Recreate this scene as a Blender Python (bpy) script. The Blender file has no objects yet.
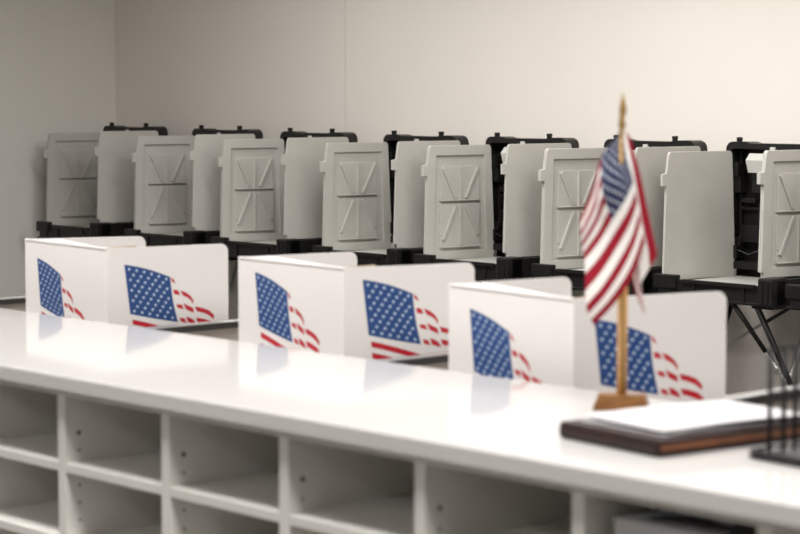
import bpy, bmesh, math, random
from mathutils import Vector, Matrix
random.seed(7)
S = bpy.context.scene
COL = S.collection
PI = math.pi

# ---------------------------------------------------------------- materials
def nmat(name):
    m = bpy.data.materials.new(name); m.use_nodes = True
    return m, m.node_tree, m.node_tree.nodes['Principled BSDF']

def mat(name, col, rough=.5, metal=0, spec=.5, noise=0, nscale=20, bump=0, bscale=200, coat=0):
    m, nt, b = nmat(name)
    b.inputs['Roughness'].default_value = rough
    b.inputs['Metallic'].default_value = metal
    b.inputs['Specular IOR Level'].default_value = spec
    b.inputs['Coat Weight'].default_value = coat
    tc = nt.nodes.new('ShaderNodeTexCoord')
    n = nt.nodes.new('ShaderNodeTexNoise'); n.inputs['Scale'].default_value = nscale
    n.inputs['Detail'].default_value = 4
    nt.links.new(tc.outputs['Object'], n.inputs['Vector'])
    r = nt.nodes.new('ShaderNodeValToRGB')
    k = noise
    r.color_ramp.elements[0].position = .3; r.color_ramp.elements[1].position = .7
    r.color_ramp.elements[0].color = [c*(1-k) for c in col] + [1]
    r.color_ramp.elements[1].color = [min(1, c*(1+k)) for c in col] + [1]
    nt.links.new(n.outputs['Fac'], r.inputs['Fac'])
    nt.links.new(r.outputs['Color'], b.inputs['Base Color'])
    if bump:
        n2 = nt.nodes.new('ShaderNodeTexNoise'); n2.inputs['Scale'].default_value = bscale
        nt.links.new(tc.outputs['Object'], n2.inputs['Vector'])
        bp = nt.nodes.new('ShaderNodeBump'); bp.inputs['Strength'].default_value = bump
        bp.inputs['Distance'].default_value = .002
        nt.links.new(n2.outputs['Fac'], bp.inputs['Height'])
        nt.links.new(bp.outputs['Normal'], b.inputs['Normal'])
    return m

def wood_mat(name, c0, c1, scale=18, rough=.4):
    m, nt, b = nmat(name)
    b.inputs['Roughness'].default_value = rough
    tc = nt.nodes.new('ShaderNodeTexCoord'); mp = nt.nodes.new('ShaderNodeMapping')
    mp.inputs['Scale'].default_value = (1, 6, 6)
    w = nt.nodes.new('ShaderNodeTexNoise'); w.inputs['Scale'].default_value = scale; w.inputs['Detail'].default_value = 6
    r = nt.nodes.new('ShaderNodeValToRGB')
    r.color_ramp.elements[0].position = .35; r.color_ramp.elements[1].position = .65
    r.color_ramp.elements[0].color = (*c0, 1); r.color_ramp.elements[1].color = (*c1, 1)
    L = nt.links
    L.new(tc.outputs['Object'], mp.inputs['Vector']); L.new(mp.outputs['Vector'], w.inputs['Vector'])
    L.new(w.outputs['Fac'], r.inputs['Fac']); L.new(r.outputs['Color'], b.inputs['Base Color'])
    return m

def grid_mat(name, col, line, sx, sy, width=.012):
    """ceiling tile grid from object coordinates"""
    m, nt, b = nmat(name); b.inputs['Roughness'].default_value = .9
    tc = nt.nodes.new('ShaderNodeTexCoord')
    br = nt.nodes.new('ShaderNodeTexBrick'); br.offset = 0
    br.inputs['Color1'].default_value = (*col, 1); br.inputs['Color2'].default_value = (*[c*.97 for c in col], 1)
    br.inputs['Mortar'].default_value = (*line, 1); br.inputs['Scale'].default_value = 1
    br.inputs['Mortar Size'].default_value = width
    br.inputs['Brick Width'].default_value = sx; br.inputs['Row Height'].default_value = sy
    nt.links.new(tc.outputs['Object'], br.inputs['Vector']); nt.links.new(br.outputs['Color'], b.inputs['Base Color'])
    return m

M = {}
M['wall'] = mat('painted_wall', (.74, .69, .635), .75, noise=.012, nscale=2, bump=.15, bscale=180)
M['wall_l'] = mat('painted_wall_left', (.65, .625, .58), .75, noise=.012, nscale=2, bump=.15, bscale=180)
M['floor'] = mat('carpet', (.06, .055, .048), .95, noise=.25, nscale=60, bump=.5, bscale=400)
M['ceil'] = grid_mat('ceiling_tile', (.8, .79, .77), (.5, .5, .49), .6, .6)
M['base'] = mat('rubber_baseboard', (.05, .045, .04), .5, noise=.05)
M['counter'] = mat('counter_top', (.655, .635, .617), .075, noise=.012, nscale=6, spec=.32)
M['lam'] = mat('white_laminate', (.84, .82, .78), .38, noise=.015, nscale=5)
M['hole'] = mat('dark_hole', (.03, .03, .025), .6)
M['grey'] = mat('grey_plastic', (.43, .415, .38), .42, noise=.03, nscale=12, bump=.12, bscale=260)
M['surf'] = mat('work_surface', (.50, .50, .46), .35, noise=.02)
M['black'] = mat('black_plastic', (.0075, .007, .0065), .42, spec=.35, noise=.15, nscale=15, bump=.2, bscale=150)
M['black2'] = mat('black_tube', (.02, .019, .018), .3)
M['steel'] = mat('zinc_tube', (.72, .71, .68), .28, metal=.85, noise=.04)
M['lamp'] = mat('pale_plastic', (.50, .49, .46), .4)
M['card'] = mat('white_corrugated_card', (.73, .70, .685), .5, noise=.012, nscale=8)
M['kraft'] = mat('brown_card_edge', (.50, .38, .27), .8, noise=.1, nscale=80)
M['blue'] = mat('print_blue', (.008, .05, .19), .4, noise=.04)
M['pwhite'] = mat('print_white', (.50, .60, .74), .4)
M['red'] = mat('print_red', (.46, .008, .022), .4, noise=.04)
M['desk'] = mat('desk_laminate', (.62, .60, .57), .3, noise=.02)
M['cap'] = mat('desk_ledge', (.33, .32, .31), .25, noise=.02)
M['panel'] = mat('desk_panel', (.34, .30, .27), .6, noise=.03)
M['edge'] = mat('black_edging', (.014, .012, .012), .35)
M['pine'] = wood_mat('honey_pine', (.60, .30, .085), (.78, .45, .16), 20, .35)
M['oak'] = wood_mat('brown_oak', (.16, .062, .014), (.26, .115, .03), 30, .4)
M['gold'] = mat('gilded_plastic', (.30, .18, .05), .35, metal=.4)
M['leather'] = mat('dark_brown_leather', (.018, .006, .0045), .5, spec=.3, noise=.3, nscale=30, bump=.3, bscale=300)
M['tan'] = mat('tan_leather', (.25, .09, .035), .45, noise=.2, nscale=30)
M['paper'] = mat('white_paper', (.62, .605, .615), .6, noise=.01)
M['bluegrey'] = mat('bluegrey_cover', (.22, .25, .29), .35, noise=.1)
M['wire'] = mat('black_wire', (.008, .008, .009), .6, spec=.25)
M['light'] = None

def emit(name, col, s):
    m = bpy.data.materials.new(name); m.use_nodes = True
    nt = m.node_tree; nt.nodes.clear()
    e = nt.nodes.new('ShaderNodeEmission'); e.inputs['Color'].default_value = (*col, 1); e.inputs['Strength'].default_value = s
    o = nt.nodes.new('ShaderNodeOutputMaterial'); nt.links.new(e.outputs[0], o.inputs[0])
    return m

def mesh_screen_mat():
    """expanded black steel mesh: holes are cut out by a fine procedural grid"""
    m, nt, b = nmat('black_steel_mesh')
    b.inputs['Base Color'].default_value = (.012, .012, .014, 1); b.inputs['Roughness'].default_value = .4
    tc = nt.nodes.new('ShaderNodeTexCoord')
    br = nt.nodes.new('ShaderNodeTexBrick'); br.inputs['Scale'].default_value = 1
    br.inputs['Color1'].default_value = (0, 0, 0, 1); br.inputs['Color2'].default_value = (0, 0, 0, 1)
    br.inputs['Mortar'].default_value = (1, 1, 1, 1)
    br.inputs['Brick Width'].default_value = .006; br.inputs['Row Height'].default_value = .004
    br.inputs['Mortar Size'].default_value = .0011
    nt.links.new(tc.outputs['UV'], br.inputs['Vector'])
    nt.links.new(br.outputs['Color'], b.inputs['Alpha'])
    return m
M['mesh'] = mesh_screen_mat()

def flag_mat():
    m, nt, b = nmat('flag_cloth'); b.inputs['Roughness'].default_value = .8
    b.inputs['Specular IOR Level'].default_value = .2
    L = nt.links
    tc = nt.nodes.new('ShaderNodeTexCoord'); sp = nt.nodes.new('ShaderNodeSeparateXYZ')
    L.new(tc.outputs['UV'], sp.inputs[0])
    def mth(op, a, c=None, d=None):
        n = nt.nodes.new('ShaderNodeMath'); n.operation = op
        for i, v in enumerate((a, c, d)):
            if v is None: continue
            if isinstance(v, (int, float)): n.inputs[i].default_value = v
            else: L.new(v, n.inputs[i])
        return n.outputs[0]
    u, v = sp.outputs[0], sp.outputs[1]
    st = mth('MODULO', mth('FLOOR', mth('MULTIPLY', v, 13)), 2)         # 0 = red, 1 = white
    incan = mth('MULTIPLY', mth('LESS_THAN', u, .4), mth('LESS_THAN', v, 7/13))
    # stars: staggered lattice 12 x 10 half cells
    a = mth('MULTIPLY', u, 12/.4); c = mth('MULTIPLY', v, 10/(7/13))
    def lat(ou, ov):
        fu = mth('SUBTRACT', mth('FRACT', mth('DIVIDE', mth('ADD', a, ou), 2)), .5)
        fv = mth('SUBTRACT', mth('FRACT', mth('DIVIDE', mth('ADD', c, ov), 2)), .5)
        d = mth('SQRT', mth('ADD', mth('POWER', fu, 2), mth('POWER', fv, 2)))
        return mth('LESS_THAN', d, .16)
    star = mth('MAXIMUM', lat(0, 0), lat(1, 1))
    def mix(f, c1, c2):
        n = nt.nodes.new('ShaderNodeMix'); n.data_type = 'RGBA'
        L.new(f, n.inputs['Factor'])
        for i, cc in ((6, c1), (7, c2)):
            if isinstance(cc, tuple): n.inputs[i].default_value = (*cc, 1)
            else: L.new(cc, n.inputs[i])
        return n.outputs[2]
    stripes = mix(st, (.25, .008, .02), (.74, .71, .68))
    can = mix(star, (.012, .017, .06), (.50, .52, .58))
    L.new(mix(incan, stripes, can), b.inputs['Base Color'])
    b.inputs['Subsurface Weight'].default_value = 0
    return m
M['flag'] = flag_mat()

# ---------------------------------------------------------------- mesh helpers
class MB:
    def __init__(s): s.bm = bmesh.new(); s.mats = []
    def mi(s, m):
        if m not in s.mats: s.mats.append(m)
        return s.mats.index(m)
    def box(s, x0, x1, y0, y1, z0, z1, m=None, bev=0, T=None):
        r = bmesh.ops.create_cube(s.bm, size=1)
        vs = r['verts']
        bmesh.ops.scale(s.bm, vec=(x1-x0, y1-y0, z1-z0), verts=vs)
        bmesh.ops.translate(s.bm, vec=((x0+x1)/2, (y0+y1)/2, (z0+z1)/2), verts=vs)
        fs = set(f for v in vs for f in v.link_faces)
        if bev:
            es = list(set(e for v in vs for e in v.link_edges))
            r = bmesh.ops.bevel(s.bm, geom=es, offset=bev, segments=2, affect='EDGES', profile=.6)
            fs = set(r['faces']) | set(f for f in fs if f.is_valid)
            vs = list(set(v for f in fs for v in f.verts))
        if T is not None: bmesh.ops.transform(s.bm, matrix=T, verts=vs)
        if m:
            i = s.mi(m)
            for f in fs: f.material_index = i
        return s
    def prism(s, pts, a, b, axis='x', m=None, bev=0, T=None):
        """extrude polygon pts (2D) from a to b along axis"""
        def P(p, t):
            if axis == 'x': return (t, p[0], p[1])
            if axis == 'y': return (p[0], t, p[1])
            return (p[0], p[1], t)
        v0 = [s.bm.verts.new(P(p, a)) for p in pts]; v1 = [s.bm.verts.new(P(p, b)) for p in pts]
        n = len(pts)
        fs = [s.bm.faces.new(v0), s.bm.faces.new(list(reversed(v1)))]
        for i in range(n): fs.append(s.bm.faces.new([v0[i], v1[i], v1[(i+1) % n], v0[(i+1) % n]]))
        bmesh.ops.recalc_face_normals(s.bm, faces=fs)
        vs = v0+v1
        if bev:
            es = list(set(fs[0].edges) | set(fs[1].edges))
            r = bmesh.ops.bevel(s.bm, geom=es, offset=bev, segments=2, affect='EDGES', profile=.6)
            fs = set(r['faces']) | set(f for f in fs if f.is_valid)
            vs = list(set(v for f in fs for v in f.verts))
        if T is not None: bmesh.ops.transform(s.bm, matrix=T, verts=vs)
        if m:
            i = s.mi(m)
            for f in fs: f.material_index = i
        return s
    def tube(s, pts, r, m=None, n=10, r2=None):
        pts = [Vector(p) for p in pts]
        rings = []
        for k, p in enumerate(pts):
            if k == 0: d = pts[1]-pts[0]
            elif k == len(pts)-1: d = pts[-1]-pts[-2]
            else: d = (pts[k+1]-pts[k]).normalized() + (pts[k]-pts[k-1]).normalized()
            d.normalize()
            up = Vector((0, 0, 1)) if abs(d.z) < .9 else Vector((1, 0, 0))
            a = d.cross(up).normalized(); b = d.cross(a)
            rr = r if not r2 else r + (r2-r)*k/(len(pts)-1)
            rings.append([s.bm.verts.new(p + (a*math.cos(t)+b*math.sin(t))*rr) for t in [2*PI*i/n for i in range(n)]])
        fs = []
        for A, B in zip(rings, rings[1:]):
            for i in range(n): fs.append(s.bm.faces.new([A[i], A[(i+1) % n], B[(i+1) % n], B[i]]))
        fs.append(s.bm.faces.new(rings[0])); fs.append(s.bm.faces.new(rings[-1]))
        for f in fs: f.smooth = True
        bmesh.ops.recalc_face_normals(s.bm, faces=fs)
        if m:
            i = s.mi(m)
            for f in fs: f.material_index = i
        return s
    def lathe(s, prof, c=(0, 0, 0), m=None, n=20, smooth=True):
        rings = []
        for (r, z) in prof:
            rings.append([s.bm.verts.new((c[0]+r*math.cos(2*PI*i/n), c[1]+r*math.sin(2*PI*i/n), c[2]+z)) for i in range(n)])
        fs = []
        for A, B in zip(rings, rings[1:]):
            for i in range(n): fs.append(s.bm.faces.new([A[i], A[(i+1) % n], B[(i+1) % n], B[i]]))
        fs.append(s.bm.faces.new(list(reversed(rings[0])))); fs.append(s.bm.faces.new(rings[-1]))
        for f in fs: f.smooth = smooth
        bmesh.ops.recalc_face_normals(s.bm, faces=fs)
        if m:
            i = s.mi(m)
            for f in fs: f.material_index = i
        return s
    def poly(s, pts, m):
        f = s.bm.faces.new([s.bm.verts.new(p) for p in pts]); f.material_index = s.mi(m); return s
    def build(s, name, m=None, parent=None):
        me = bpy.data.meshes.new(name); s.bm.to_mesh(me); s.bm.free()
        if s.mats:
            for x in s.mats: me.materials.append(x)
        elif m: me.materials.append(m)
        o = bpy.data.objects.new(name, me); COL.objects.link(o)
        if parent: o.parent = parent
        return o

def tag(o, label=None, cat=None, group=None, kind=None):
    if label: o['label'] = label
    if cat: o['category'] = cat
    if group: o['group'] = group
    if kind: o['kind'] = kind
    return o
def thing(name, loc, label, cat, group=None, rz=0):
    o = bpy.data.objects.new(name, None); COL.objects.link(o); o.empty_display_size = .1
    o.location = loc; o.rotation_euler = (0, 0, rz)
    return tag(o, label, cat, group)
def struct(name, b, m=None): return tag(b.build(name, m), kind='structure')

# ---------------------------------------------------------------- room
XL, XR, YB, YF, H = -10.03, 2.6, 7.0, -2.6, 2.75
struct('floor', MB().box(XL-.1, XR+.1, YF-.1, YB+.1, -.1, 0), M['floor'])
struct('ceiling', MB().box(XL-.1, XR+.1, YF-.1, YB+.1, H, H+.1), M['ceil'])
wb = MB(); SX = -8.02
wb.box(XL-.1, SX-.0022, YB, YB+.1, 0, H).box(SX+.0022, XR+.1, YB, YB+.1, 0, H).box(SX-.01, SX+.01, YB+.005, YB+.09, 0, H)
struct('wall_back', wb, M['wall'])
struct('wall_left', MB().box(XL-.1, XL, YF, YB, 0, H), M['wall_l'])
struct('wall_right', MB().box(XR, XR+.1, YF, YB, 0, H), M['wall'])
struct('wall_front', MB().box(XL-.1, XR+.1, YF-.1, YF, 0, H), M['wall'])
struct('baseboard_back', MB().box(XL, XR, YB-.012, YB, 0, .1, bev=.004), M['base'])
struct('baseboard_left', MB().box(XL, XL+.012, YF, YB-.012, 0, .1, bev=.004), M['base'])

# ---------------------------------------------------------------- counter
CT = 1.10
k = thing('service_counter', (-3.0, 2.325, 0), 'long white counter with open cubbyholes under its top, nearest the camera', 'counter')
CX0, CX1 = -7.0, .6                       # world ends
def cx(x): return x+3.0
def cy(y): return y-2.325
MB().box(cx(CX0), cx(CX1), cy(2.068), cy(2.628), CT-.029, CT, bev=.003).build('countertop', M['counter'], k)
sub = MB().box(cx(CX0), cx(CX1), cy(2.082), cy(2.60), CT-.038, CT-.029)
sub.build('subtop', M['lam'], k)
# cubby unit: dividers every .305, shelves every .1325
x = -2.228; divs = []
while x > CX0+.1: x -= .315
while x < CX1-.05: divs.append(x); x += .315
YU0, YU1 = 2.088, 2.48
SZ = [CT-.163-.1365*i for i in range(7)]
for dx in divs:
    d = MB().box(cx(dx)-.0115, cx(dx)+.0115, cy(YU0), cy(YU1), .0, CT-.038, bev=.001)
    for j in range(18):
        for yy in (.030, YU1-YU0-.05):
            z = CT-.03-.080-j*.032
            big = (j == 0)
            r = .0045 if big else .0026
            T = Matrix.Translation((cx(dx)+.0117, cy(YU0)+yy, z)) @ Matrix.Rotation(PI/2, 4, 'Y')
            n = 10
            f = d.bm.faces.new([d.bm.verts.new(T @ Vector((r*math.cos(2*PI*i/n), r*math.sin(2*PI*i/n), 0))) for i in range(n)])
            f.material_index = 1
    if not d.mats: d.mats = [M['lam'], M['hole']]
    d.build('divider', M['lam'], k)
for a, b in zip(divs, divs[1:]):
    for z in SZ:
        MB().box(cx(a)+.0115, cx(b)-.0115, cy(YU0)+.002, cy(YU1), z-.017, z, bev=.001).build('shelf', M['lam'], k)
MB().box(cx(divs[0]), cx(divs[-1]), cy(YU1), cy(YU1)+.012, 0, CT-.038).build('back_panel', M['lam'], k)
MB().box(cx(CX0), cx(CX1), cy(2.575), cy(2.60), 0, CT-.038).build('front_panel', M['lam'], k)
cyy = [o for o in k.children if o.name.startswith('divider')]

# things lying in the cubby at the right
zc = SZ[0]
b = MB()
for i in range(20):
    b.box(-.10+random.uniform(-.003, .003), .075, -.13, .13+random.uniform(-.003, .003), i*.0045, i*.0045+.0040, bev=.0005)
o = b.build('paper_stack', M['paper']); o.location = (-1.770, 2.245, zc+.0005)
tag(o, 'stack of white papers in the right-hand cubbyhole under the counter', 'papers')
b = MB(); n = 12
for i in range(n):
    t0, t1 = i/n, (i+1)/n
    zf = lambda t: .020*math.sin(PI*min(t*.75, 1))
    for q in ((t0, t1),):
        X0, X1 = -.075+.16*t0, -.075+.16*t1
        b.prism([(X0, zf(t0)), (X1, zf(t1)), (X1, zf(t1)+.004), (X0, zf(t0)+.004)], -.12, .12, 'y')
o = b.build('curled_booklet', M['bluegrey']); o.location = (-1.765, 2.25, zc+.0912)
tag(o, 'blue-grey booklet curling up on the papers in the right-hand cubbyhole', 'booklet')
b = MB().box(-.028, .028, -.13, .13, 0, .112, bev=.006)
o = b.build('black_box_file', M['black']); o.location = (-1.646, 2.25, zc+.0005)
tag(o, 'black case at the right end of the cubbyhole beside the papers', 'case')

# ---------------------------------------------------------------- portable voting booths
BW, TW = .505, .585
TABH = (.366, .410)
def wing_profile():
    return [(-.384, 0), (-.384, .018), (-.400, .024), (-.390, TABH[0]-.004), (-.412, TABH[0]), (-.412, TABH[1]),
            (-.389, TABH[1]+.004), (-.3795, .480), (-.3765, .490), (-.369, .496), (-.040, .496), (-.031, .490), (-.028, .480), (-.004, .024), (-.012, .018), (-.012, 0)]
def plain_mesh():
    b = MB().prism(wing_profile(), -.006, .006, 'x', bev=.0022)
    return b
def ribbed_mesh():
    # plate with sunk field on the +x face and raised cross-ribbed pad in it
    b = MB().prism(wing_profile(), -.006, .0015, 'x', bev=.0015)
    # frame around the sunk field
    def interp(z):  # front / rear edge at height z
        return -.400+.0215*z/.48, -.004-.024*z/.48
    F0, F1, Z0, Z1 = .050, .050, .038, .452
    def rail(p): b.prism(p, .0012, .0125, 'x', bev=.0025)
    fb, rb = interp(.0); ft, rt_ = interp(.49)
    rail([(-.384, 0), (-.384, .018), (-.400, .024), (-.395, .14), (-.390, TABH[0]-.004), (-.412, TABH[0]), (-.412, TABH[1]), (-.389, TABH[1]+.004),
          (-.3795, .480), (-.3765, .490), (-.369, .496), (-.340, .496), (-.340, Z1), (-.350, Z0), (-.352, 0)])
    rail([(-.012, 0), (-.052, 0), (-.054, Z0), (-.066, Z1), (-.066, .496), (-.040, .496), (-.031, .490), (-.028, .480), (-.004, .024), (-.012, .018)])
    rail([(-.353, 0), (-.051, 0), (-.051, Z0), (-.353, Z0)])
    rail([(-.341, .496), (-.065, .496), (-.063, Z1), (-.343, Z1)])
    # pads: upper and lower block, notched, with a groove between them
    cy_, w = -.203, .115
    zm = .248
    for (za, zb, up) in ((.052, zm-.006, False), (zm+.006, .406, True)):
        b.prism([(cy_-w, za), (cy_+w, za), (cy_+w*.94, zb), (cy_-w*.94, zb)] if up else
                [(cy_-w, za), (cy_+w, za), (cy_+w, zb), (cy_-w, zb)], .0008, .0085, 'x', bev=.003)
    # ribs proud of the pads
    def rib(p, q, hw=.0065):
        d = Vector((q[0]-p[0], q[1]-p[1])).normalized(); n = Vector((-d.y, d.x))*hw
        b.prism([(p[0]+n.x, p[1]+n.y), (p[0]-n.x, p[1]-n.y), (q[0]-n.x, q[1]-n.y), (q[0]+n.x, q[1]+n.y)], .0075, .0165, 'x', bev=.003)
    rib((cy_, .058), (cy_, zm-.010), .004); rib((cy_, zm+.010), (cy_, .400), .004)
    for s in (-1, 1):
        rib((cy_+s*(w-.016), .085 if s < 0 else .105), (cy_+s*.026, zm-.014), .007)
        rib((cy_+s*.030, zm+.018), (cy_+s*(w-.016), .398), .007)
    # edge lips of the pads
    for z in (.054, zm+.0085): rib((cy_-w+.004, z), (cy_+w-.004, z), .0028)
    for (y, z) in ((cy_-.028, zm-.017), (cy_, zm-.017), (cy_+.028, zm-.017), (cy_-w+.010, .105), (cy_+w-.010, .10)):
        T = Matrix.Translation((.0087, y, z)) @ Matrix.Rotation(PI/2, 4, 'Y')
        n = 8
        f = b.bm.faces.new([b.bm.verts.new(T @ Vector((.0028*math.cos(2*PI*i/n), .0028*math.sin(2*PI*i/n), 0))) for i in range(n)])
        f.material_index = 1
    b.mats = [M['grey'], M['hole']]
    return b

def build_booth():
    r = thing('voting_booth', (0, 0, 0), '', 'voting booth')
    # local frame: x=0 left edge, y=0 hinge line of the lid (world 6.78), z up
    YFt, YBk = -.48, .06
    t = MB()
    t.box(.006, TW, YFt+.008, YBk, .803, .815, bev=.003)                 # floor pan
    t.box(.006, .028, YFt+.03, YBk, .806, .858, bev=.004)                # sides
    t.box(TW-.022, TW, YFt+.03, YBk, .806, .905, bev=.004)
    t.box(.006, TW, YBk-.02, YBk, .806, .905, bev=.004)
    t.box(.10, .54, YFt+.012, YFt+.030, .806, .880, bev=.004)            # low front rail
    t.box(.518, TW, YFt, YFt+.10, .803, .911, bev=.008)                  # right front block
    t.box(.007, .118, YFt, YFt+.034, .843, .897, bev=.005)                # left front block
    t.box(.030, .10, YFt+.006, YFt+.03, .806, .850, bev=.004)
    t.box(.150, .50, YFt+.002, YFt+.014, .868, .884, bev=.003)           # front lip
    t.box(.20, .21, YFt+.006, YFt+.02, .806, .87); t.box(.44, .45, YFt+.006, YFt+.02, .806, .87)
    for xx in (.54, .565): t.box(xx, xx+.004, YFt-.004, YFt+.002, .812, .90, bev=.001)
    t.box(TW-.001, TW+.004, YFt+.12, YFt+.17, .82, .895, bev=.001); t.box(TW-.001, TW+.004, YFt+.30, YFt+.35, .82, .895, bev=.001)
    t.box(.05, .10, YFt+.05, YFt+.20, .78, .806, bev=.004); t.box(.46, .56, YFt+.04, YFt+.20, .79, .806, bev=.004)
    t.build('tray', M['black'], r)
    MB().box(.032, TW-.026, YFt+.034, YBk-.028, .845, .862, bev=.003).build('work_surface', M['surf'], r)
    # upright lid
    l = MB()
    zt = 1.405
    pr = [(.0, .893), (.0, 1.372), (.004, 1.390), (.014, 1.402), (.030, zt+.003), (.10, zt+.003), (.125, zt-.003), (.37, zt-.003), (.40, zt+.003), (.473, zt+.003), (.491, 1.400), (.501, 1.388), (.505, 1.370), (.505, .893)]
    l.prism(pr, .040, .052, 'y', bev=.002)
    def fr(x0, x1, z0, z1, y0=-.028, y1=.042, bv=.004): l.box(x0, x1, y0, y1, z0, z1, bev=bv)
    # rim following the rounded outline
    inner = [(.024, .90), (.024, 1.362), (.028, 1.374), (.036, 1.380), (.469, 1.380), (.478, 1.373), (.481, 1.362), (.481, .90)]
    outer = [pr[0], pr[1], pr[2], pr[3], pr[10], pr[11], pr[12], pr[13]]
    for i in range(7):
        if i == 3:
            l.prism([pr[3], pr[4], pr[5], pr[6], pr[7], pr[8], pr[9], pr[10], inner[4], inner[3]], -.028, .045, 'y')
        else:
            l.prism([outer[i], outer[i+1], inner[i+1], inner[i]], -.028, .045, 'y')
    fr(.0, .505, .893, .925)
    fr(.03, .045, .93, 1.37, .02, .045); fr(.12, .13, .93, 1.37, .028, .045); fr(.44, .45, .93, 1.37, .028, .045)
    fr(.03, .50, 1.13, 1.145, .02, .045); fr(.06, .13, 1.16, 1.18, -.0, .045); fr(.05, .16, 1.0, 1.07, .01, .045)
    fr(.10, .16, 1.20, 1.35, .012, .045); fr(.02, .06, 1.20, 1.30, -.01, .04); fr(.02, .05, .95, 1.02, -.01, .04)
    fr(.30, .36, .98, 1.05, .02, .045); fr(.19, .20, 1.0, 1.2, .02, .045)
    l.build('lid', M['black'], r)
    for xx in (.047, .372):
        c = MB().box(xx-.0065, xx+.0065, -.010, .012, 1.395, 1.418, bev=.002).box(xx-.0075, xx+.0075, -.011, .013, 1.413, 1.426, bev=.003)
        c.build('latch_post', M['black'], r)
    # lamp hanging inside the lid
    lm = MB().prism([(-.020, 1.362), (.038, 1.362), (.038, 1.300), (.020, 1.282), (-.028, 1.285), (-.044, 1.335)], .112, .225, 'x', bev=.004)
    lm.box(.225, .25, -.034, -.020, 1.360, 1.389, bev=.002).box(.19, .25, -.034, .038, 1.352, 1.361, bev=.002)
    lm.build('lamp', M['lamp'], r)
    pts = [(.24, .0, 1.285), (.235, -.02, 1.25), (.22, -.03, 1.235), (.205, -.01, 1.245), (.20, .03, 1.20), (.215, .032, 1.05), (.16, .03, .98), (.10, .0, .95), (.06, -.02, .97), (.05, .02, 1.05)]
    MB().tube(pts, .0032, n=6).build('cable', M['black2'], r)
    # hinge brackets
    for xx in (.040, .488):
        for zz in (.935, 1.27): MB().box(xx, xx+.022, -.030, .010, zz, zz+.055, bev=.003).build('hinge', M['black'], r)
    # privacy wings
    w = ribbed_mesh().build('privacy_panel', M['grey'], r); w.location = (.062, -.012, .862); w.rotation_euler = (0, 0, math.radians(-7.5)); w.scale = (1, .985, 1.028); tag(w, 'grey side panel with moulded cross-ribbed face')
    p = plain_mesh().build('privacy_panel', M['grey'], r); p.location = (.517, -.016, .904); p.rotation_euler = (0, 0, math.radians(-7)); tag(p, 'smooth grey side panel')
    p.scale = (1, 1, .975)
    # legs
    def leg(a, b2, split=.5, top=M['black2'], bot=M['steel'], r0=.0095):
        a, b2 = Vector(a), Vector(b2); c = a.lerp(b2, split)
        lg = MB().tube([a, c], r0, top).tube([c, b2+Vector((0, 0, .008))], r0*.88, bot)
        lg.tube([b2+(a-b2).normalized()*.05, b2+(a-b2).normalized()*.012], r0*1.3, M['black2'])
        lg.build('leg', None, r)
    Y0 = -6.78
    leg((.36, 6.35+Y0, .806), (.66, 6.84+Y0, .0), .24)
    leg((.475, 6.35+Y0, .806), (.60, 6.75+Y0, .0), .62, r0=.012)
    leg((.485, 6.70+Y0, .806), (.30, 6.57+Y0, .0), .02)
    leg((.10, 6.70+Y0, .806), (.03, 6.40+Y0, .0), .35)
    br = MB().tube([(.42, 6.75+Y0, .803), (.21, 6.75+Y0, .685)], .0075, M['black2'])
    br.tube([(.21, 6.75+Y0, .685), (-.06, 6.75+Y0, .533)], .0060, M['steel'])
    # parallel slimmer stay
    br.build('brace', None, r)
    cl = MB().box(-.012, .012, -.012, .012, -.014, .014, bev=.004).build('clamp', M['steel'], r)
    cl.location = Vector((.36, 6.35+Y0, .806)).lerp(Vector((.66, 6.84+Y0, 0)), .335)
    return r

def copy_tree(o, parent=None):
    c = o.copy(); COL.objects.link(c)
    if parent: c.parent = parent
    for ch in o.children: copy_tree(ch, c)
    return c

booth_x = [-9.802, -8.977, -8.240, -7.462, -6.770, -6.052, -5.388, -4.750]
labels = ['portable voting booth standing in the corner of the two walls, furthest from the camera',
          'portable voting booth second from the corner, directly above the leftmost flag-printed box',
          'portable voting booth with the thin wall seam rising above its black rim',
          'portable voting booth next right of the one under the wall seam',
          'portable voting booth standing just left of the one behind the desk flags',
          'portable voting booth partly hidden behind the small desk flags',
          'portable voting booth with smooth left panel, showing its black inside and white lamp',
          'portable voting booth cut off by the right edge, only a black tray corner showing']
proto = build_booth()
for i, (bx, lb) in enumerate(zip(booth_x, labels)):
    o = proto if i == 0 else copy_tree(proto)
    o.location = (bx, 6.78, 0)
    o['label'] = lb; o['group'] = 'portable voting booths along the wall'
    wings = sorted([c for c in o.children if c.name.startswith('privacy_panel')], key=lambda c: c.location.x)
    if i == 6:
        a, b_ = wings
        a.data, b_.data = b_.data, a.data
        a['label'], b_['label'] = b_['label'], a['label']
    if i == 7:
        wings[0].rotation_euler = (0, 0, math.radians(9)); wings[0].location.x += .01
    if i == 0: wings[1].location.x += .028; wings[0].location.x -= .02
    if i == 6: wings[1].location.x -= .024
    if i == 1: wings[1].location.x += .012
    o.scale = (1, 1, [1.011, 1.007, 1.003][i] if i < 3 else 1)
    wings[0].rotation_euler.z += math.radians([0, .6, -.3, 0, .3, -.4, 0, 0][i])

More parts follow.
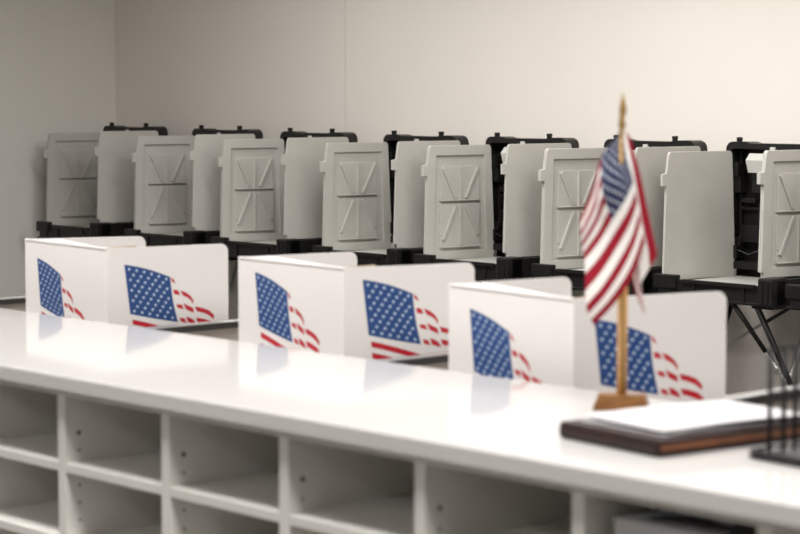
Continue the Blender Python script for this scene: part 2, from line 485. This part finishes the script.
# ---------------------------------------------------------------- desks with ledges between the screens
DZ = .949
def build_desk():
    r = thing('voting_desk', (0, 0, 0), '', 'desk')
    # local x=0 near the ledge's right edge, desk goes to -x
    Y0, Y1 = -.150, .829
    MB().box(-.750, -.030, Y0+.01, Y1-.05, DZ-.03, DZ, bev=.003).build('desktop', M['desk'], r)
    MB().box(-.028, -.006, Y0+.006, Y1-.01, .0, 1.052, bev=.002).build('side_panel', M['panel'], r)
    MB().box(-.028, .004, Y0, Y1, 1.0530, 1.0648, bev=.002).build('ledge', M['cap'], r)
    z0, z1 = 1.0490, 1.0632
    e = MB().box(.0036, .009, Y0-.002, Y1+.002, z0, z1, bev=.001).box(-.0325, -.0276, Y0-.002, Y1+.002, z0, z1, bev=.001)
    e.box(-.0325, .009, Y0-.006, Y0, z0, z1, bev=.001).box(-.0325, .009, Y1, Y1+.005, z0, z1, bev=.001).box(-.028, .004, Y0, Y1, z0, z0+.003)
    e.build('edging', M['edge'], r)
    for yy in (Y0+.04, Y1-.12): MB().box(-.74, -.71, yy, yy+.03, 0, DZ-.03, bev=.003).build('leg', M['edge'], r)
    return r
dp = build_desk()
for i, (dx, lb) in enumerate([(-2.3111, 'desk under the flag-printed box nearest the desk flags, its ledge running off right'),
                          (-3.1093, 'desk under the middle flag-printed box, only its black-edged ledge showing'),
                          (-3.9099, 'desk under the leftmost flag-printed box, only its black-edged ledge showing'),
                          (-4.7469, 'empty desk at the left edge, its black-edged ledge left of the boxes')]):
    o = dp if i == 0 else copy_tree(dp)
    o.location = (dx, 2.8055, 0); o['label'] = lb; o['group'] = 'desks behind the counter'

# ---------------------------------------------------------------- flag-printed cardboard screens
def star(b, cx_, cz_, r, off, T, m):
    pts = []
    for i in range(10):
        a = PI/2+i*PI/5; rr = r if i % 2 == 0 else r*.5
        pts.append(T @ Vector((cx_+rr*math.cos(a), off, -(cz_)+rr*math.sin(a))))
    b.poly([tuple(p) for p in pts], m)
def print_mesh(u0, v0):
    """flag print in panel-local coords: x along the panel, z down from its top edge, facing -y; a film .4 mm thick"""
    b = MB(); I = Matrix.Identity(4)
    K = .775
    def P(u, v, off): return ((u0+u)*K, off, -(v0+v)*K)
    c00, c10, c11, c01 = (0, 0), (.151, .044), (.176, .183), (.018, .150)
    def can(s, t):
        x = (1-s)*(1-t)*c00[0]+s*(1-t)*c10[0]+s*t*c11[0]+(1-s)*t*c01[0]
        y = (1-s)*(1-t)*c00[1]+s*(1-t)*c10[1]+s*t*c11[1]+(1-s)*t*c01[1]
        y += .0035*math.sin(PI*s)*(t-.5)*2*1.0 - .002*math.sin(PI*s)
        x -= .004*math.sin(PI*t)*s
        return x, y
    N = 8
    for i in range(N):
        for j in range(N):
            q = [can((i+a)/N, (j+c)/N) for a, c in ((0, 0), (0, 1), (1, 1), (1, 0))]
            b.poly([P(*p, -.0003) for p in q], M['blue'])
    for r_ in range(9):
        n = 6 if r_ % 2 == 0 else 5
        for c in range(n):
            s = (c+.5)/6 if n == 6 else (c+1)/6
            s = .015+.97*s
            t = (r_+.75)/9.5
            x, y = can(s, t)
            star(b, (u0+x)*K, (v0+y)*K, .0056*K, -.0006, I, M['pwhite'])
    def seg(pts): b.poly([P(u-.053, v-.036, -.0003) for u, v in pts], M['red'])
    seg([(.205, .081), (.214, .086), (.223, .100), (.212, .096)])
    seg([(.214, .119), (.230, .122), (.238, .137), (.217, .133)])
    def strip(top, bot): 
        for i in range(len(top)-1): seg([top[i], bot[i], bot[i+1], top[i+1]])
    strip([(.237, .122), (.256, .129), (.272, .141), (.282, .156)], [(.247, .139), (.262, .146), (.274, .155), (.280, .168)])
    seg([(.224, .164), (.243, .167), (.249, .181), (.228, .175)])
    strip([(.247, .162), (.265, .171), (.280, .178)], [(.256, .181), (.270, .188), (.284, .194)])
    strip([(.286, .174), (.312, .180), (.335, .189), (.352, .205)], [(.292, .189), (.314, .195), (.335, .204), (.350, .217)])
    seg([(.234, .206), (.251, .209), (.258, .224), (.239, .218)])
    strip([(.257, .204), (.272, .209), (.284, .217)], [(.262, .221), (.276, .226), (.292, .231)])
    strip([(.290, .209), (.312, .213), (.340, .222), (.360, .238)], [(.296, .224), (.316, .229), (.338, .238), (.356, .252)])
    # long wavy lower stripes
    for kx in range(4):
        z = .203+.031*kx
        top = [(.078+.003*kx+.03*i, z+.035*math.sin(i/9*PI*.55)+.0006*i*i) for i in range(9)]
        bot = [(p[0]+.001, p[1]+.0155) for p in top]
        strip(top, bot)
    # give the film a body: extrude backwards is not needed, it is ink on the card
    return b

def seg_round(L, hgt, rr, left=False, right=True):
    """profile of a card panel (x, z down) with rounded outer top corner"""
    pts = [(0, -hgt), (L, -hgt)]
    if right:
        for i in range(7):
            a = i/6*PI/2; pts.append((L-rr+rr*math.cos(a), -rr+rr*math.sin(a)))
    else: pts.append((L, 0))
    pts.append((0, 0))
    return pts
BT = 1.2435; BH = BT-DZ-.0005
PRA = print_mesh(.080, .040); PRB = print_mesh(.055, .036)
prA = PRA.build('flag_print', None); prB = PRB.build('flag_print', None)
first = True
boxes = [((-4.0285, 2.7830), (-4.4307, 2.8179), (-3.9680, 3.0899), (-4.3168, 3.1000), 'white flag-printed cardboard screen leftmost of the three, nearest the left wall'),
         ((-3.2449, 2.8272), (-3.6216, 2.8497), (-3.1635, 3.1248), (-3.5650, 3.1465), 'white flag-printed cardboard screen in the middle, between the other two'),
         ((-2.4792, 2.6924), (-2.8350, 2.7342), (-2.3932, 3.0070), (-2.7900, 3.0225), 'white flag-printed cardboard screen behind the wooden-based desk flags')]
for bi, (c0, ca, cb, cc, lb) in enumerate(boxes):
    r = thing('cardboard_voting_screen', (c0[0], c0[1], DZ+.0005), lb, 'cardboard screen', 'flag-printed cardboard screens on the desks')
    O = Vector(c0)
    def panel(p, q, name, rounded, pr=None):
        p, q = Vector(p), Vector(q); d = q-p; L = d.length; ang = math.atan2(d.y, d.x)
        b = MB().prism(seg_round(L, BH, .0186, right=rounded), .0, .004, 'y', bev=.001)
        o = b.build(name, M['card'], r)
        o.location = (p.x-O.x, p.y-O.y, BH); o.rotation_euler = (0, 0, ang)
        if pr:
            c = pr; c.parent = o
        return o
    if bi == 0: pa, pb = prA, prB
    else:
        pa, pb = prA.copy(), prB.copy(); COL.objects.link(pa); COL.objects.link(pb)
    dv = (-.0115, .0023, -.010)[bi]
    pa.location = (0, 0, dv); pb.location = (0, 0, dv)
    A = panel(ca, c0, 'front_panel', False, pa)
    B = panel(c0, cb, 'side_flap', True, pb)
    # far flap, outward face away from us: start at the back corner
    Cc = panel(ca, cc, 'side_flap', True)
    # folded-over top hem on the front panel and its loose tuck at the near corner
    d = (Vector(c0)-Vector(ca)); L = d.length
    hm = MB().prism([(.002, -.0015), (L-.002, -.0015), (L-.002, .0035), (.002, .0035)], -.0028, .0066, 'y', bev=.0015)
    hm.box(.004, L-.004, .0042, .008, -.05, .0, bev=.001)
    hm.prism([(.004, .002), (L-.004, .002), (L*.55, .046), (.010, .087)], -.0030, .0005, 'z')
    h = hm.build('folded_hem', M['card'], r); h.location = (ca[0]-O.x, ca[1]-O.y, BH-.002); h.rotation_euler = (0, 0, math.atan2(d.y, d.x))
    dB = Vector(cb)-Vector(c0)
    tk = MB().prism([(.004, 0), (.081, 0), (.078, .0035), (.016, .002)], .0015, .006, 'y', M['kraft'])
    t_ = tk.build('tuck_flap', None, r); t_.location = (0, 0, BH-.0005); t_.rotation_euler = (0, 0, math.atan2(dB.y, dB.x)+.12)
    tag(t_, 'raw brown edge of the folded top')

# ---------------------------------------------------------------- desk flags in a wooden base
A_ = math.radians(47.4)
FX, FY = -2.199, 2.501
PX = .001600
st = thing('wooden_flag_stand', (FX, FY, CT), 'small wooden block and dowel standing on the counter, holding the flags', 'flag stand', rz=A_-math.radians(9))
b = MB()
b.prism([(-.045, 0), (.045, 0), (.043, .006), (.037, .026), (-.036, .026), (-.044, .006)], -.020, .020, 'y', bev=.003)
b.build('base', M['oak'], st)
b = MB().lathe([(.0080, 0), (.0080, .27), (.006, .275)], (0, 0, .020), None, 16)
b.build('pole', M['pine'], st)

def small_flag(name, label, ctrl, stick, tilt, tip, nu=60, nv=40, fold=.006, seed=1, ks=(0, .2, .4, .7, 1), vs_=(0, .27, .54, .77, 1)):
    """ctrl: rows of v (hoist top->bottom), columns of u (hoist->fly): (x px right of pole, z px above counter, depth m toward room camera side)"""
    r = thing(name, (FX, FY, CT), label, 'flag', 'small flags in the wooden stand', rz=A_)
    # stick and spear tip
    s0, s1 = stick
    sv = [Vector((s0[0]*PX, s0[2], s0[1]*PX)), Vector((s1[0]*PX, s1[2], s1[1]*PX))]
    MB().tube(sv, .0030, n=10).build('stick', M['gold'], r)
    d = (sv[1]-sv[0]).normalized()
    prof = [(.003, 0), (.0055, .003), (.0055, .006), (.003, .010), (.0028, .014), (.0062, .024), (.0045, .036), (.0012, .052), (.0003, .055)]
    tp = MB().lathe(prof, (0, 0, 0), None, 14)
    t = tp.build('spear_tip', M['gold'], r); t.location = sv[1]; t.rotation_mode = 'QUATERNION'; t.rotation_quaternion = Vector((0, 0, 1)).rotation_difference(d)
    t.scale = (tip, tip, tip)
    R, Cn = len(ctrl), len(ctrl[0])
    def inv(t, K):
        for a in range(4):
            if t <= K[a+1]: return (a+(t-K[a])/(K[a+1]-K[a]))/4
        return 1
    def cr(p0, p1, p2, p3, t):
        return p1*1.0 + (p2-p0)*(.5*t) + (p0*2-p1*5+p2*4-p3)*(.5*t*t) + (p1*3-p0-p2*3+p3)*(.5*t*t*t)
    V = [[Vector((c[0]*PX, c[2], c[1]*PX)) for c in row] for row in ctrl]
    def samp(arr, t):
        n = len(arr)-1; x = t*n; i = min(int(x), n-1); f = x-i
        g = lambda k_: arr[max(0, min(n, k_))] if 0 <= k_ <= n else (arr[0]*2-arr[1] if k_ < 0 else arr[n]*2-arr[n-1])
        return cr(g(i-1), arr[i], arr[i+1], g(i+2), f)
    b = MB(); uvl = b.bm.loops.layers.uv.new('UVMap'); grid = []
    for j in range(nv+1):
        row = []
        for i in range(nu+1):
            u, v = i/nu, j/nv
            p = samp([samp(V[k_], inv(u, ks)) for k_ in range(R)], inv(v, vs_))
            p = p + Vector((0, fold*math.sin(v*11+seed+u*2.2)*(0.15+u*.9), 0))
            row.append(b.bm.verts.new(p))
        grid.append(row)
    for j in range(nv):
        for i in range(nu):
            f = b.bm.faces.new([grid[j][i], grid[j+1][i], grid[j+1][i+1], grid[j][i+1]]); f.smooth = True
            for lp, (a, c) in zip(f.loops, ((i, j), (i, j+1), (i+1, j+1), (i+1, j))): lp[uvl].uv = (a/nu, c/nv)
    o = b.build('cloth', M['flag'], r)
    sm = o.modifiers.new('thick', 'SOLIDIFY'); sm.thickness = .0006
    return r
def q(u, v, d): return (u-622, 411-v, d)       # measured outline -> offsets from the pole foot
# front flag. columns u=0, .2, .4, .7, 1 ; rows v=0, .27, .54, .77, 1
front = [
 [q(619, 134, -.018), q(610, 146, -.020), q(599, 160, -.020), q(592, 188, -.012), q(580, 222, -.004)],
 [q(622, 158, -.032), q(614, 172, -.036), q(599, 192, -.034), q(594, 214, -.010), q(580, 242, -.004)],
 [q(629, 184, -.034), q(622, 200, -.038), q(609, 222, -.030), q(598, 243, -.016), q(584, 262, -.008)],
 [q(636, 214, -.020), q(629, 236, -.028), q(618, 258, -.030), q(601, 286, -.024), q(585, 306, -.014)],
 [q(642, 244, -.016), q(634, 266, -.024), q(624, 287, -.028), q(609, 308, -.024), q(593, 326, -.016)],
]
small_flag('desk_flag', 'small stars and stripes flag hanging in front, canton and diagonal stripes showing', front,
           ((1, 14*1.0, -.009), (-5, 271, -.036)), 0, .75, fold=.004, seed=.5)
back = [
 [q(617, 136, .014), q(622, 190, .012), q(628, 250, .008), q(634, 290, .004), q(644, 316, .002)],
 [q(620, 134, .012), q(626, 182, .004), q(632, 236, -.004), q(636, 268, .0), q(642, 296, .002)],
 [q(621, 134, .008), q(627, 178, -.006), q(633, 226, -.010), q(637, 262, -.004), q(639, 288, .0)],
 [q(624, 136, .006), q(632, 178, -.010), q(640, 226, -.014), q(646, 252, -.010), q(648, 270, -.004)],
 [q(628, 140, .006), q(637, 174, -.004), q(646, 214, -.006), q(653, 244, -.004), q(656, 258, -.002)],
]
small_flag('desk_flag', 'small stars and stripes flag behind the other, its red edge hanging to the right', back,
           ((-2, 14, .010), (-1, 280, .006)), 0, 1.0, fold=.002, seed=2.2, ks=(0, .2, .45, .75, 1), vs_=(0, .40, .846, .923, 1))

# ---------------------------------------------------------------- padfolio and paper
P1 = Vector((-2.074, 2.224)); P2 = Vector((-1.862, 2.197)); ln = .335
ang = math.atan2(P2.y-P1.y, P2.x-P1.x); W = (P2-P1).length
pf = thing('leather_padfolio', (P1.x, P1.y, CT), 'closed dark brown leather padfolio lying on the counter under white papers', 'padfolio', rz=ang)
MB().box(0, W, 0, ln, .0005, .0075, bev=.003).build('back_cover', M['leather'], pf)
MB().box(.006, W-.006, .005, ln-.005, .0075, .0175, bev=.001).build('inner_pad', M['tan'], pf)
c = MB().box(0, W, 0, ln, .0175, .0250, bev=.003); c.build('front_cover', M['leather'], pf)
z = MB().prism([(-.002, .003), (.006, .003), (.006, .022), (-.002, .022), (-.0045, .0125)], .002, W-.004, 'x', bev=.001)
z.build('spine', M['leather'], pf)
# three sheets, each its own
T = ang
def local(x, y): return (P1.x+x*math.cos(T)-y*math.sin(T), P1.y+x*math.sin(T)+y*math.cos(T))
for i, (dx, dy, rr, lb) in enumerate([(.016, .026, .0, 'white sheet lying directly on the leather padfolio, lowest of three'),
                                      (.020, .040, .03, 'white sheet in the middle of the three on the leather padfolio'),
                                      (.015, .032, -.03, 'white sheet on top of the papers on the leather padfolio')]):
    b = MB(); n = 10; Ls, Ws = .279, .178
    for k_ in range(n):
        y0, y1 = Ls*k_/n, Ls*(k_+1)/n
        z0, z1 = .0025*math.sin(PI*k_/n)*(i > 0), .0025*math.sin(PI*(k_+1)/n)*(i > 0)
        b.prism([(y0, z0), (y1, z1), (y1, z1+.0006), (y0, z0+.0006)], 0, Ws, 'x')
    o = b.build('paper_sheet', M['paper']); X_, Y_ = local(dx, dy)
    o.location = (X_, Y_, CT+.0254+.0034*i); o.rotation_euler = (0, 0, T+rr)
    tag(o, lb, 'paper', 'papers on the padfolio')

# ---------------------------------------------------------------- black wire desk organiser
wr = thing('wire_desk_organizer', (-1.776, 2.287, CT), 'black wire mesh desk organizer standing on the counter at the right edge', 'desk organizer', rz=math.radians(-6))
WX, WY = .28, .24
def meshplane(name, P, ux, uy, z_off=0):
    b = MB(); uvl = b.bm.loops.layers.uv.new('UVMap')
    P, ux, uy = Vector(P), Vector(ux), Vector(uy)
    f = b.bm.faces.new([b.bm.verts.new(p) for p in (P, P+ux, P+ux+uy, P+uy)])
    for lp, t in zip(f.loops, ((0, 0), (ux.length, 0), (ux.length, uy.length), (0, uy.length))): lp[uvl].uv = t
    o = b.build(name, M['mesh'], wr); s = o.modifiers.new('s', 'SOLIDIFY'); s.thickness = .0008
    return o
meshplane('mesh_floor', (0, 0, .007), (WX, 0, 0), (0, WY, 0))
rim = MB()
for z in (.004, .012):
    rim.tube([(0, 0, z), (WX, 0, z), (WX, WY, z), (0, WY, z), (0, 0, z)], .0026, n=8)
rim.build('base_rim', M['wire'], wr)
meshplane('mesh_skirt', (0, .0, .003), (WX, 0, 0), (0, 0, .010))
# left-hand upright wires and the rails joining them
ys = [.034, .062, .085, .103, .13, .16, .19, .22]
for y in ys:
    MB().tube([(.003, y, .004), (.003, y, .150)], .0034, n=8).build('upright_wire', M['wire'], wr)
MB().tube([(.003, .034, .150), (.003, .22, .150)], .0018, n=8).tube([(.003, .034, .088), (.003, .22, .088)], .0018, n=8).build('side_rail', M['wire'], wr)
for y in ys[2::2]:
    MB().tube([(.14, y, .004), (.14, y, .13)], .0021, n=8).tube([(.27, y, .004), (.27, y, .13)], .0021, n=8).build('upright_wire', M['wire'], wr)
MB().tube([(.14, .085, .13), (.14, .19, .13)], .0021, n=8).tube([(.27, .085, .13), (.27, .19, .13)], .0021, n=8).build('side_rail', M['wire'], wr)

# ---------------------------------------------------------------- ceiling lights and added fill panels
LIGHTS = [(-7.5, 5.3, .72), (-5.7, 5.3, 1.2), (-3.9, 5.3, 1.1), (-2.1, 5.3, .78), (-.1, 4.2, .9),  # last panel here is added to brighten the right screen's side flap
          (-6.5, 1.7, .5), (-4.7, 1.7, .68), (-2.9, 1.7, .72), (-1.0, 1.7, .85), (.9, 1.9, .8),
          (-4.2, -.9, .35), (-1.8, -.9, .45)]  # unseen back row, added as fill to lift the cubby interiors
LP = 50
for i, (lx, ly, f) in enumerate(LIGHTS):
    r = tag(MB().box(-.60, .60, -.30, .30, -.02, 0, M['base']).build('ceiling_light'), 'recessed white ceiling panel lamp above the room, out of the frame, some added only as fill', 'ceiling light', 'ceiling panel lamps')
    r.data.materials.clear(); r.data.materials.append(M['lamp'])
    r.location = (lx, ly, H-.001)
    ld = bpy.data.lights.new('panel_light', 'AREA'); ld.shape = 'RECTANGLE'; ld.size = 1.16; ld.size_y = .56
    ld.energy = LP*f; ld.color = (1, .982, .958)
    lo = bpy.data.objects.new('panel_light', ld); COL.objects.link(lo); lo.location = (lx, ly, H-.026)

w = bpy.data.worlds.new('world'); S.world = w; w.use_nodes = True
w.node_tree.nodes['Background'].inputs['Color'].default_value = (1, .96, .92, 1)
w.node_tree.nodes['Background'].inputs['Strength'].default_value = .05

# ---------------------------------------------------------------- camera
cd = bpy.data.cameras.new('camera'); cam = bpy.data.objects.new('camera', cd); COL.objects.link(cam); S.camera = cam
cd.sensor_width = 36; cd.lens = 2100/800*36; cd.clip_start = .05
cam.location = (0, 0, 1.6)
cam.rotation_euler = (PI/2-math.atan(173/2100), 0, math.radians(47.4))
cd.dof.use_dof = True; cd.dof.focus_distance = 7.4; cd.dof.aperture_fstop = 5.6
S.view_settings.view_transform = 'Standard'; S.view_settings.look = 'None'
S.view_settings.gamma = 1; S.view_settings.exposure = 0
